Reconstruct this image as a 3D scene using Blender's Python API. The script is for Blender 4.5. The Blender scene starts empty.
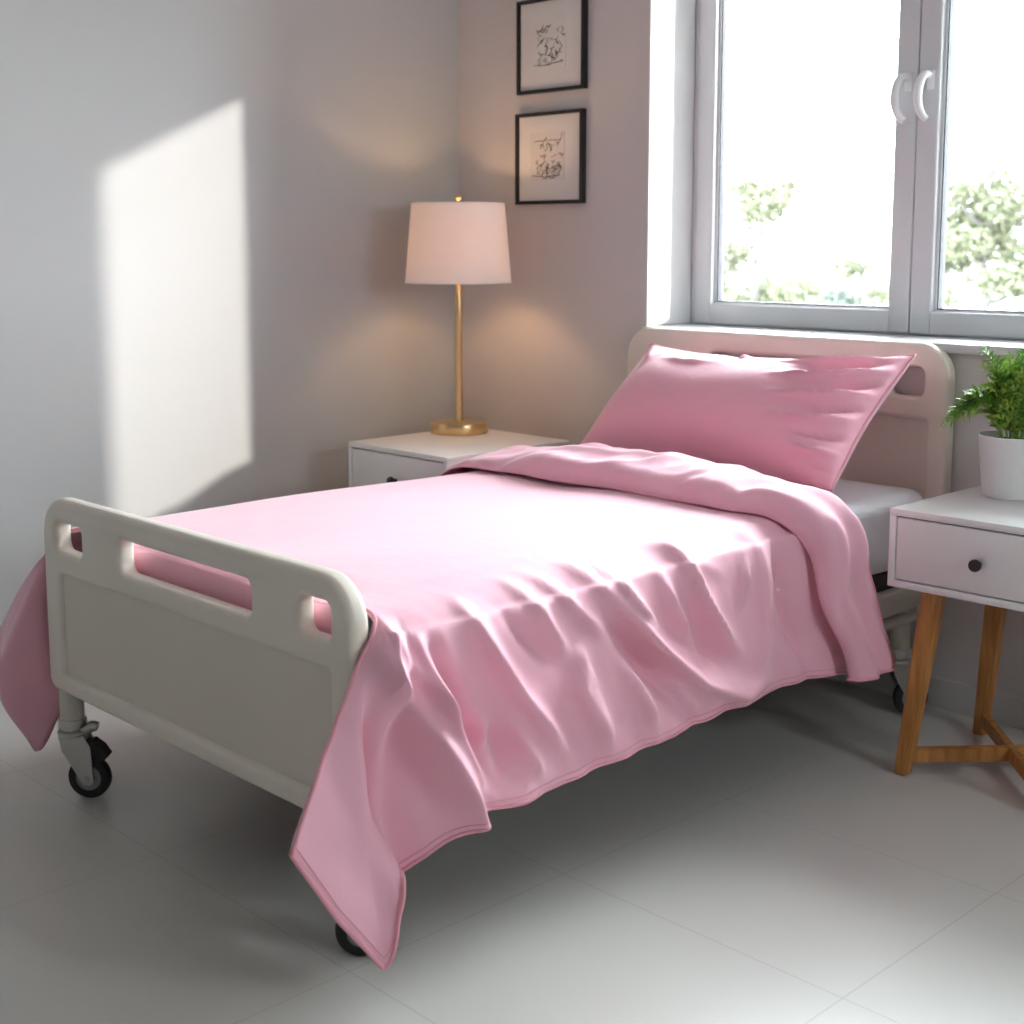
import bpy, bmesh, math, random
from mathutils import Vector, Matrix, noise
PI = math.pi
scene = bpy.context.scene
COL = scene.collection
random.seed(7)

# ------------------------------------------------------------------ materials
def new_mat(name):
    m = bpy.data.materials.new(name); m.use_nodes = True
    nt = m.node_tree; nt.nodes.clear()
    out = nt.nodes.new('ShaderNodeOutputMaterial')
    return m, nt, out

def srgb(r, g, b):
    f = lambda c: (c/255/12.92) if c/255 <= .04045 else ((c/255+.055)/1.055)**2.4
    return (f(r), f(g), f(b), 1)

def pbr(name, col, rough=.5, metal=0, spec=.5, bump=0, bscale=60, var=0, vscale=4, sheen=0, coat=0, detail=4, bdist=.002):
    m, nt, out = new_mat(name)
    b = nt.nodes.new('ShaderNodeBsdfPrincipled')
    b.inputs['Base Color'].default_value = col
    b.inputs['Roughness'].default_value = rough
    b.inputs['Metallic'].default_value = metal
    b.inputs['Specular IOR Level'].default_value = spec
    b.inputs['Sheen Weight'].default_value = sheen
    b.inputs['Coat Weight'].default_value = coat
    nt.links.new(b.outputs[0], out.inputs[0])
    tc = nt.nodes.new('ShaderNodeTexCoord')
    if var:
        n = nt.nodes.new('ShaderNodeTexNoise'); n.inputs['Scale'].default_value = vscale; n.inputs['Detail'].default_value = 3
        nt.links.new(tc.outputs['Object'], n.inputs['Vector'])
        mx = nt.nodes.new('ShaderNodeMix'); mx.data_type = 'RGBA'
        mx.inputs[6].default_value = tuple(c*(1-var) for c in col[:3])+(1,)
        mx.inputs[7].default_value = tuple(min(1, c*(1+var)) for c in col[:3])+(1,)
        nt.links.new(n.outputs[0], mx.inputs[0]); nt.links.new(mx.outputs[2], b.inputs['Base Color'])
    if bump:
        n = nt.nodes.new('ShaderNodeTexNoise'); n.inputs['Scale'].default_value = bscale; n.inputs['Detail'].default_value = detail
        nt.links.new(tc.outputs['Object'], n.inputs['Vector'])
        bp = nt.nodes.new('ShaderNodeBump'); bp.inputs['Strength'].default_value = bump; bp.inputs['Distance'].default_value = bdist
        nt.links.new(n.outputs[0], bp.inputs['Height']); nt.links.new(bp.outputs[0], b.inputs['Normal'])
    return m

M = {}
M['wall_low_bounce'] = pbr('low_bounce_paint', (.24, .23, .225, 1), .8)  # unseen front wall, toned dark to weaken bounce light on the footboard
M['wall'] = pbr('wall_paint', (.50, .50, .50, 1), .75, bump=.15, bscale=180, spec=.3)
M['wall_accent'] = pbr('wall_paint_warm', (.64, .595, .59, 1), .75, bump=.15, bscale=180, spec=.3)
M['reveal'] = pbr('reveal_paint', (.82, .82, .82, 1), .6)
M['ceiling'] = pbr('ceiling_paint', (.8, .8, .8, 1), .8)
M['trim'] = pbr('skirting_paint', (.60, .585, .585, 1), .5)
M['upvc'] = pbr('window_plastic', (.68, .685, .71, 1), .3, bump=0)
M['handle'] = pbr('handle_white', (.85, .85, .87, 1), .2)
M['gasket'] = pbr('gasket_rubber', (.04, .04, .06, 1), .6)
M['bedplastic'] = pbr('bed_board_plastic', srgb(233, 223, 212), .32, bump=.05, bscale=300)
M['bedpanel'] = pbr('bed_panel_laminate', srgb(222, 212, 200), .42, var=.02)
M['bedmetal'] = pbr('cream_powder_coat', srgb(210, 204, 192), .35)
M['deck'] = pbr('dark_deck', (.05, .05, .05, 1), .6)
M['sheet'] = pbr('white_sheet', (.88, .90, .94, 1), .8, bump=.2, bscale=500)
M['rubber'] = pbr('black_rubber', (.012, .012, .013, 1), .45)
M['steel'] = pbr('cast_steel', (.55, .54, .52, 1), .35, metal=.85)
M['hub'] = pbr('grey_hub', (.35, .35, .36, 1), .4, metal=.5)
M['white_lacquer'] = pbr('white_lacquer', (.80, .79, .79, 1), .28)
M['drawer'] = pbr('drawer_lacquer', (.79, .77, .77, 1), .35)
M['gap'] = pbr('dark_gap', (.03, .022, .022, 1), .8)
M['knob'] = pbr('black_knob', (.012, .010, .011, 1), .3)
M['pot'] = pbr('white_ceramic', (.78, .77, .77, 1), .3)
M['soil'] = pbr('soil', (.03, .02, .014, 1), .95, bump=1, bscale=120, var=.4, vscale=90)
M['frame_black'] = pbr('black_frame', (.012, .011, .012, 1), .35)
M['paper'] = pbr('art_paper', (.74, .71, .69, 1), .8)
M['ink'] = pbr('ink', (.05, .045, .045, 1), .8)
M['cream_paper'] = pbr('aged_paper', (.71, .66, .62, 1), .8)
M['bulb'] = None
M['leaf'] = pbr('fern_leaf', (.17, .36, .05, 1), .45, var=.5, vscale=30)
M['leaf_light'] = pbr('fern_leaf_light', (.36, .52, .10, 1), .45, var=.4, vscale=30)
M['stem'] = pbr('fern_stem', (.17, .28, .05, 1), .5)
M['bark'] = pbr('tree_bark', (.11, .10, .10, 1), .9, var=.3)
M['blocker_render'] = pbr('sun_blocker_render', (.62, .6, .57, 1), .85)

# pink cotton sateen, fine weave
def pink(name, col, rough=.60, sheen=.42):
    m, nt, out = new_mat(name)
    b = nt.nodes.new('ShaderNodeBsdfPrincipled')
    b.inputs['Base Color'].default_value = col
    b.inputs['Roughness'].default_value = rough
    b.inputs['Specular IOR Level'].default_value = .32
    b.inputs['Sheen Weight'].default_value = sheen
    b.inputs['Sheen Roughness'].default_value = .4
    nt.links.new(b.outputs[0], out.inputs[0])
    tc = nt.nodes.new('ShaderNodeTexCoord')
    n = nt.nodes.new('ShaderNodeTexNoise'); n.inputs['Scale'].default_value = 9; n.inputs['Detail'].default_value = 3
    n2 = nt.nodes.new('ShaderNodeTexNoise'); n2.inputs['Scale'].default_value = 420; n2.inputs['Detail'].default_value = 2
    nt.links.new(tc.outputs['Object'], n.inputs['Vector']); nt.links.new(tc.outputs['Object'], n2.inputs['Vector'])
    b1 = nt.nodes.new('ShaderNodeBump'); b1.inputs['Strength'].default_value = .25; b1.inputs['Distance'].default_value = .012
    b2 = nt.nodes.new('ShaderNodeBump'); b2.inputs['Strength'].default_value = .15; b2.inputs['Distance'].default_value = .001
    nt.links.new(n.outputs[0], b1.inputs['Height']); nt.links.new(n2.outputs[0], b2.inputs['Height'])
    nt.links.new(b1.outputs[0], b2.inputs['Normal']); nt.links.new(b2.outputs[0], b.inputs['Normal'])
    return m
M['pink'] = pink('pink_sateen', (.87, .46, .565, 1))
M['pink_hem'] = pink('pink_hem', (.76, .33, .40, 1), .6)
M['pink_pillow'] = pink('pink_pillow_sateen', (.90, .44, .55, 1))

# brushed brass
M['brass'] = pbr('brushed_brass', (.74, .52, .27, 1), .28, metal=1, bump=.08, bscale=200)

# oak
def wood():
    m, nt, out = new_mat('oiled_oak')
    b = nt.nodes.new('ShaderNodeBsdfPrincipled'); b.inputs['Roughness'].default_value = .42
    nt.links.new(b.outputs[0], out.inputs[0])
    tc = nt.nodes.new('ShaderNodeTexCoord'); mp = nt.nodes.new('ShaderNodeMapping')
    mp.inputs['Scale'].default_value = (60, 60, 5)
    n = nt.nodes.new('ShaderNodeTexNoise'); n.inputs['Scale'].default_value = 1.2; n.inputs['Detail'].default_value = 6
    cr = nt.nodes.new('ShaderNodeValToRGB')
    cr.color_ramp.elements[0].position = .3; cr.color_ramp.elements[0].color = (.36, .14, .035, 1)
    cr.color_ramp.elements[1].position = .7; cr.color_ramp.elements[1].color = (.60, .28, .085, 1)
    nt.links.new(tc.outputs['Object'], mp.inputs[0]); nt.links.new(mp.outputs[0], n.inputs['Vector'])
    nt.links.new(n.outputs[0], cr.inputs[0]); nt.links.new(cr.outputs[0], b.inputs['Base Color'])
    return m
M['oak'] = wood()

# floor: large matte glossy tiles with hair-thin joints
def floor_mat():
    m, nt, out = new_mat('floor_tiles')
    b = nt.nodes.new('ShaderNodeBsdfPrincipled'); b.inputs['Roughness'].default_value = .3
    b.inputs['Specular IOR Level'].default_value = .45
    nt.links.new(b.outputs[0], out.inputs[0])
    tc = nt.nodes.new('ShaderNodeTexCoord'); mp = nt.nodes.new('ShaderNodeMapping')
    mp.inputs['Location'].default_value = (-.44+6.12, .0+5.12, 0)
    nt.links.new(tc.outputs['Object'], mp.inputs[0])
    br = nt.nodes.new('ShaderNodeTexBrick'); br.offset = 0; br.squash = 1
    br.inputs['Scale'].default_value = 1; br.inputs['Brick Width'].default_value = .612; br.inputs['Row Height'].default_value = .512
    br.inputs['Mortar Size'].default_value = .0012; br.inputs['Mortar Smooth'].default_value = .3
    br.inputs['Color1'].default_value = (.62, .605, .58, 1); br.inputs['Color2'].default_value = (.63, .615, .59, 1)
    br.inputs['Mortar'].default_value = (.48, .46, .44, 1)
    nt.links.new(mp.outputs[0], br.inputs['Vector'])
    n = nt.nodes.new('ShaderNodeTexNoise'); n.inputs['Scale'].default_value = 1.3; n.inputs['Detail'].default_value = 2
    nt.links.new(tc.outputs['Object'], n.inputs['Vector'])
    mr0 = nt.nodes.new('ShaderNodeMapRange'); mr0.inputs[3].default_value = .93; mr0.inputs[4].default_value = 1.05
    nt.links.new(n.outputs[0], mr0.inputs[0])
    mx = nt.nodes.new('ShaderNodeMix'); mx.data_type = 'RGBA'; mx.blend_type = 'MULTIPLY'; mx.inputs[0].default_value = 1
    nt.links.new(br.outputs['Color'], mx.inputs[6]); nt.links.new(mr0.outputs[0], mx.inputs[7])
    nt.links.new(mx.outputs[2], b.inputs['Base Color'])
    return m
M['floor'] = floor_mat()

def glass_mat():
    m, nt, out = new_mat('window_glass')
    t = nt.nodes.new('ShaderNodeBsdfTransparent'); t.inputs[0].default_value = (.97, .985, .98, 1)
    g = nt.nodes.new('ShaderNodeBsdfGlossy'); g.inputs['Roughness'].default_value = .02
    f = nt.nodes.new('ShaderNodeFresnel'); f.inputs[0].default_value = 1.3
    mx = nt.nodes.new('ShaderNodeMixShader')
    nt.links.new(f.outputs[0], mx.inputs[0]); nt.links.new(t.outputs[0], mx.inputs[1]); nt.links.new(g.outputs[0], mx.inputs[2])
    nt.links.new(mx.outputs[0], out.inputs[0]); return m
M['glass'] = glass_mat()

def translucent(name, col, tr, fac, rough=.8):
    m, nt, out = new_mat(name)
    d = nt.nodes.new('ShaderNodeBsdfDiffuse'); d.inputs[0].default_value = col
    t = nt.nodes.new('ShaderNodeBsdfTranslucent'); t.inputs[0].default_value = tr
    mx = nt.nodes.new('ShaderNodeMixShader'); mx.inputs[0].default_value = fac
    nt.links.new(d.outputs[0], mx.inputs[1]); nt.links.new(t.outputs[0], mx.inputs[2]); nt.links.new(mx.outputs[0], out.inputs[0])
    return m
M['shade'] = translucent('linen_shade', (.93, .92, .91, 1), (.90, .74, .63, 1), .24)
M['tree_leaf'] = translucent('tree_leaf', (.145, .150, .105, 1), (.12, .13, .08, 1), .3)
M['tree_leaf_blue'] = translucent('tree_leaf_blue', (.11, .128, .112, 1), (.1, .12, .1, 1), .3)
M['ground'] = pbr('pale_ground', (.16, .165, .14, 1), .9, var=.2, vscale=.3)

def emis(name, col, s):
    m, nt, out = new_mat(name); e = nt.nodes.new('ShaderNodeEmission')
    e.inputs[0].default_value = col; e.inputs[1].default_value = s; nt.links.new(e.outputs[0], out.inputs[0]); return m
M['bulb'] = emis('bulb_glow', (1, .62, .3, 1), 18)

# ------------------------------------------------------------------ helpers
def link_mesh(name, bm, mat, parent=None, smooth=True, angle=40):
    me = bpy.data.meshes.new(name)
    bm.normal_update(); bm.to_mesh(me); bm.free()
    if smooth:
        me.polygons.foreach_set('use_smooth', [True]*len(me.polygons))
        if angle: me.set_sharp_from_angle(angle=math.radians(angle))
    o = bpy.data.objects.new(name, me); COL.objects.link(o)
    me.materials.append(M[mat] if isinstance(mat, str) else mat)
    if parent:
        o.parent = parent
        o.matrix_parent_inverse = Matrix.Translation(parent.location).inverted()
    return o

def empty(name, loc):
    o = bpy.data.objects.new(name, None); COL.objects.link(o); o.location = loc; o.empty_display_size = .05
    return o

def tag(o, label, cat, group=None):
    o['label'] = label; o['category'] = cat
    if group: o['group'] = group
    return o

def struct(o, label=None):
    o['kind'] = 'structure'
    if label: o['label'] = label
    return o

def box(bm, x0, x1, y0, y1, z0, z1, bev=0, seg=3):
    r = bmesh.ops.create_cube(bm, size=1)
    vs = r['verts']
    for v in vs:
        v.co = Vector(((x0+x1)/2+v.co.x*(x1-x0), (y0+y1)/2+v.co.y*(y1-y0), (z0+z1)/2+v.co.z*(z1-z0)))
    if bev:
        es = list({e for v in vs for e in v.link_edges})
        bmesh.ops.bevel(bm, geom=es, offset=bev, segments=seg, profile=.5, affect='EDGES')

def lathe(bm, prof, c=(0, 0, 0), n=48, axis=None, cap=True):
    """prof: list (r, z); axis: rotation matrix applied before translation"""
    rot = axis or Matrix.Identity(3); c = Vector(c); rings = []
    for r, z in prof:
        if r < 1e-6: rings.append([bm.verts.new(c+rot@Vector((0, 0, z)))])
        else: rings.append([bm.verts.new(c+rot@Vector((r*math.cos(2*PI*i/n), r*math.sin(2*PI*i/n), z))) for i in range(n)])
    for a, b in zip(rings, rings[1:]):
        for i in range(n):
            j = (i+1) % n
            if len(a) == 1 and len(b) == 1: continue
            if len(a) == 1: bm.faces.new((a[0], b[j], b[i]))
            elif len(b) == 1: bm.faces.new((a[i], a[j], b[0]))
            else: bm.faces.new((a[i], a[j], b[j], b[i]))
    bmesh.ops.recalc_face_normals(bm, faces=bm.faces)

def cr(pts, n):
    """Catmull-Rom through pts, n samples in all, even in arc length"""
    P = [Vector(p) for p in pts]; P = [P[0]*2-P[1]]+P+[P[-1]*2-P[-2]]
    fine = []
    for i in range(1, len(P)-2):
        for k in range(24):
            t = k/24; a, b, c, d = P[i-1:i+3]
            fine.append(.5*((2*b)+(c-a)*t+(2*a-5*b+4*c-d)*t*t+(3*b-a-3*c+d)*t**3))
    fine.append(P[-2].copy())
    L = [0]
    for a, b in zip(fine, fine[1:]): L.append(L[-1]+(b-a).length)
    out = []; k = 0
    for i in range(n):
        s = L[-1]*i/(n-1)
        while k < len(L)-2 and L[k+1] < s: k += 1
        t = (s-L[k])/max(1e-9, L[k+1]-L[k]); out.append(fine[k].lerp(fine[k+1], min(1, t)))
    return out

def tube(bm, pts, r, n=10, caps=True):
    P = [Vector(p) for p in pts]; rs = r if isinstance(r, (list, tuple)) else [r]*len(P)
    rings = []; up = None
    for i, p in enumerate(P):
        t = (P[min(i+1, len(P)-1)]-P[max(i-1, 0)]).normalized()
        if up is None:
            up = t.orthogonal().normalized()
        up = (up-t*up.dot(t)).normalized(); s = t.cross(up)
        rings.append([bm.verts.new(p+(up*math.cos(2*PI*k/n)+s*math.sin(2*PI*k/n))*rs[i]) for k in range(n)])
    for a, b in zip(rings, rings[1:]):
        for k in range(n): bm.faces.new((a[k], a[(k+1) % n], b[(k+1) % n], b[k]))
    if caps:
        bm.faces.new(rings[0][::-1]); bm.faces.new(rings[-1])

def beam(bm, a, b, wa, wb, up=(0, 0, 1), bev=.004):
    """square tapering bar from a to b, widths (w,d) at each end"""
    a = Vector(a); b = Vector(b); vs = []
    for p, (w, d) in ((a, wa), (b, wb)):
        for sx, sy in ((-1, -1), (1, -1), (1, 1), (-1, 1)):
            vs.append(bm.verts.new(p+Vector(UX)*sx*w/2+Vector(UY)*sy*d/2))
    fs = [(0, 3, 2, 1), (4, 5, 6, 7)]+[(i, (i+1) % 4, 4+(i+1) % 4, 4+i) for i in range(4)]
    F = [bm.faces.new([vs[i] for i in f]) for f in fs]
    es = list({e for v in vs for e in v.link_edges})
    bmesh.ops.recalc_face_normals(bm, faces=F)
    if bev: bmesh.ops.bevel(bm, geom=es, offset=bev, segments=2, affect='EDGES')
UX = (1, 0, 0); UY = (0, 1, 0)

def rrect(x0, x1, z0, z1, r, n=8):
    """rounded rectangle outline; r: radius or 4 radii (bl, br, tr, tl)"""
    r = r if isinstance(r, (tuple, list)) else (r,)*4
    out = []
    for (cx, cz, a0, rr) in ((x0+r[0], z0+r[0], PI, r[0]), (x1-r[1], z0+r[1], 1.5*PI, r[1]), (x1-r[2], z1-r[2], 0, r[2]), (x0+r[3], z1-r[3], .5*PI, r[3])):
        for k in range(n+1):
            a = a0+k/n*PI/2; out.append((cx+rr*math.cos(a), cz+rr*math.sin(a)))
    return out

def board(name, outline, holes, y0, thick, bevel, mat, parent):
    """vertical slab in the x-z plane with holes and softly rounded rims"""
    cu = bpy.data.curves.new('c', 'CURVE'); cu.dimensions = '2D'; cu.fill_mode = 'BOTH'
    cu.extrude = thick/2-bevel; cu.bevel_depth = bevel; cu.bevel_resolution = 4; cu.offset = -bevel
    for k, pts in enumerate([outline]+holes):
        sp = cu.splines.new('POLY'); sp.points.add(len(pts)-1); sp.use_cyclic_u = True
        if k: pts = pts[::-1]
        for p, (x, z) in zip(sp.points, pts): p.co = (x, z, 0, 1)
    tmp = bpy.data.objects.new('t', cu); COL.objects.link(tmp)
    dg = bpy.context.evaluated_depsgraph_get()
    me = bpy.data.meshes.new_from_object(tmp.evaluated_get(dg))
    bpy.data.objects.remove(tmp)
    me.transform(Matrix.Translation((0, y0+thick/2, 0)) @ Matrix.Rotation(PI/2, 4, 'X'))
    bm = bmesh.new(); bm.from_mesh(me); bpy.data.meshes.remove(me)
    bmesh.ops.remove_doubles(bm, verts=bm.verts, dist=1e-5)
    bmesh.ops.recalc_face_normals(bm, faces=bm.faces)
    return link_mesh(name, bm, mat, parent, True, 35)

# ------------------------------------------------------------------ room shell
XL, XR, YB, YF, ZC, T = -.778, 3.7, 1.904, -2.7, 2.75, .26
def b1(name, boxes, mat, bev=0):
    bm = bmesh.new()
    for b in boxes: box(bm, *b, bev=bev)
    return link_mesh(name, bm, mat, None, False)
struct(b1('floor', [(XL-T, XR+T, YF-T, YB+T, -.1, 0)], 'floor'))
struct(b1('ceiling', [(XL-T, XR+T, YF-T, YB+T, ZC, ZC+.1)], 'ceiling'))
struct(b1('wall_left', [(XL-T, XL, YF-T, YB+T, 0, ZC)], 'wall'))
WX0, WX1, WZ0, WZ1 = .062, 2.40, .917, 2.25         # window opening in the far wall, widened out of view for light
struct(b1('wall_back', [(XL, WX0, YB, YB+T, 0, ZC), (WX1, XR, YB, YB+T, 0, ZC), (WX0, WX1, YB, YB+T, 0, WZ0), (WX0, WX1, YB, YB+T, WZ1, ZC)], 'wall_accent'))
RY0, RY1, RZ0, RZ1 = .5, 1.2, 1.3, 1.9             # opening for the added window in the right wall
struct(b1('wall_right', [(XR, XR+T, YF-T, RY0, 0, ZC), (XR, XR+T, RY1, YB+T, 0, ZC), (XR, XR+T, RY0, RY1, 0, RZ0), (XR, XR+T, RY0, RY1, RZ1, ZC)], 'wall'))
struct(b1('wall_front', [(XL, XR, YF-T, YF, 0, ZC)], 'wall_low_bounce'))
def skirting(name, a, b, mat='trim'):
    bm = bmesh.new(); box(bm, *a); 
    o = link_mesh(name, bm, mat, None, False); struct(o)
    return o
def skirt(name, x0, x1, y0, y1):
    bm = bmesh.new(); box(bm, x0, x1, y0, y1, 0, .078, bev=.004, seg=2); struct(link_mesh(name, bm, 'trim', None, True))
skirt('baseboard_back', XL+.012, XR-.012, YB-.012, YB)
skirt('baseboard_left', XL, XL+.012, YF, YB)
skirt('baseboard_right', XR-.012, XR, YF, YB)
# plaster lining of the window reveal
struct(b1('trim_1', [(WX0-.001, WX0+.004, YB-.001, YB+.205, WZ0+.03, WZ1), (WX1-.004, WX1+.001, YB, YB+.205, WZ0+.03, WZ1), (WX0, WX1, YB, YB+.205, WZ1-.004, WZ1)], 'reveal'))

# ---- window in the far wall: outer frame, two sashes with pane, gasket and handle, sill; unseen third sash added for more light
YW = 2.10
win = empty('window_1', (.83, YW, WZ0)); struct(win)
def ring(bm, x0, x1, z0, z1, w, y0, y1, bev=.004):
    box(bm, x0, x0+w, y0, y1, z0, z1, bev); box(bm, x1-w, x1, y0, y1, z0, z1, bev)
    box(bm, x0+w-.002, x1-w+.002, y0, y1, z0, z0+w, bev); box(bm, x0+w-.002, x1-w+.002, y0, y1, z1-w, z1, bev)
bm = bmesh.new(); ring(bm, WX0+.003, WX1-.003, WZ0+.01, WZ1-.004, .05, YW+.012, YW+.09); link_mesh('window_frame', bm, 'upvc', win)
XS = .827
bm = bmesh.new(); box(bm, 1.575, 1.645, YW+.012, YW+.09, WZ0+.05, WZ1-.04, .004); link_mesh('mullion', bm, 'upvc', win)  # divides off the added third sash
for sgn, (a, b) in ((-1, (WX0+.03, XS-.0015)), (1, (XS+.0015, 1.59)), (1, (1.63, WX1-.03))):
    bm = bmesh.new(); z0, z1 = WZ0+.03, WZ1-.04
    ring(bm, a, b, z0, z1, .062, YW-.004, YW+.06, .006)
    ring(bm, a+.058, b-.058, z0+.055, z1-.055, .012, YW+.012, YW+.05, .003)
    sash = link_mesh('sash', bm, 'upvc', win)
    bm = bmesh.new(); ring(bm, a+.069, b-.069, z0+.066, z1-.066, .004, YW+.017, YW+.045, 0); link_mesh('gasket', bm, 'gasket', sash)
    bm = bmesh.new(); box(bm, a+.072, b-.072, YW+.028, YW+.034, z0+.069, z1-.069); link_mesh('pane', bm, 'glass', sash, False)
    if a > 1.6: continue
    # handle: rosette plate and a bowed lever standing off the stile
    hx = XS+sgn*.033+.006
    bm = bmesh.new(); box(bm, hx-.011, hx+.011, YW-.010, YW-.003, 1.59, 1.642, .004)
    y = YW-.012
    pts = [(hx, y, 1.628), (hx-.004, y-.016, 1.630), (hx-.011, y-.028, 1.612), (hx-.016, y-.031, 1.58), (hx-.014, y-.029, 1.548), (hx-.006, y-.022, 1.524), (hx+.003, y-.014, 1.514)]
    c = cr(pts, 22); tube(bm, c, [.0095+.0032*math.sin(PI*i/21) for i in range(22)], 12)
    link_mesh('handle', bm, 'handle', sash)
bm = bmesh.new(); box(bm, WX0-.0, WX1+.09, YB-.028, YW+.01, WZ0+.002, WZ0+.026, .006); 
sl = link_mesh('window_sill', bm, 'upvc', win)

# ---- unseen window added in the right wall to light the bed side
w2 = empty('window_added', (XR+.1, .85, RZ0)); struct(w2)
bm = bmesh.new()
for (y0, y1) in ((RY0, RY0+.06), (RY1-.06, RY1), (.82, .88)): box(bm, XR+.1, XR+.17, y0, y1, RZ0, RZ1, .004)
box(bm, XR+.1, XR+.17, RY0+.06, RY1-.06, RZ0, RZ0+.06, .004); box(bm, XR+.1, XR+.17, RY0+.06, RY1-.06, RZ1-.06, RZ1, .004)
link_mesh('window_frame', bm, 'upvc', w2)
bm = bmesh.new(); box(bm, XR+.13, XR+.136, RY0+.06, RY1-.06, RZ0+.06, RZ1-.06); link_mesh('pane', bm, 'glass', w2, False)

# ---- outside: added unseen wall that blocks sun from the right panes, the ground
struct(b1('wall_sun_blocker', [(2.45, 2.8, YB+T, 3.82, -3, 4.0)], 'blocker_render'))
gp = b1('ground', [(-160, 60, 2.6, 260, -3.1, -3.0)], 'ground'); struct(gp)

# ------------------------------------------------------------------ hospital bed
bed = tag(empty('hospital_bed', (.55, .95, 0)), 'cream hospital bed on black castors with a slotted footboard and headboard', 'bed')
FT = .042
board('footboard', rrect(0, 1.072, .238, .662, (.03, .03, .085, .085)),
      [rrect(.060, .170, .550, .610, .017, 5), rrect(.325, .785, .546, .612, .020, 5), rrect(.925, 1.012, .550, .614, .017, 5), rrect(.072, 1.010, .282, .500, .008, 3)],
      0, FT, .014, 'bedplastic', bed)
bm = bmesh.new(); box(bm, .06, 1.02, .010, .033, .27, .51); fp = link_mesh('footboard_panel', bm, 'bedpanel', bed)
HY = 1.85
board('headboard', rrect(.03, 1.085, .34, .943, (.03, .03, .085, .085)),
      [rrect(.105, .195, .806, .880, .020, 5), rrect(.345, .760, .812, .884, .020, 5), rrect(.915, 1.015, .806, .880, .020, 5), rrect(.072, 1.028, .39, .750, .008, 3)],
      HY, .042, .013, 'bedplastic', bed)
bm = bmesh.new(); box(bm, .06, 1.04, HY+.011, HY+.032, .38, .76); link_mesh('headboard_panel', bm, 'bedpanel', bed)
for x0 in (.035, 1.03):
    bm = bmesh.new(); box(bm, x0, x0+.032, FT, HY, .285, .345, .006); link_mesh('side_rail', bm, 'bedmetal', bed)
bm = bmesh.new(); box(bm, .067, 1.03, .055, HY-.005, .335, .385, .004)
for y in (.4, .9, 1.4): box(bm, .067, 1.03, y, y+.04, .29, .335)
link_mesh('mattress_deck', bm, 'deck', bed)
bm = bmesh.new()
tube(bm, [(1.045, 1.60, .26), (1.045, 1.80, .26)], .014, 12); box(bm, .067, 1.03, 1.79, 1.83, .24, .28, .004)
link_mesh('head_crossbar', bm, 'bedmetal', bed)
for (px, py) in ((.055, .024), (1.005, .024), (.07, 1.815), (1.025, 1.77)):
    top = .246 if py < 1 else .345
    bm = bmesh.new(); tube(bm, [(px, py, .158), (px, py, top)], .0255 if py < 1 else .024, 24)
    link_mesh('leg', bm, 'bedmetal', bed)
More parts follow.
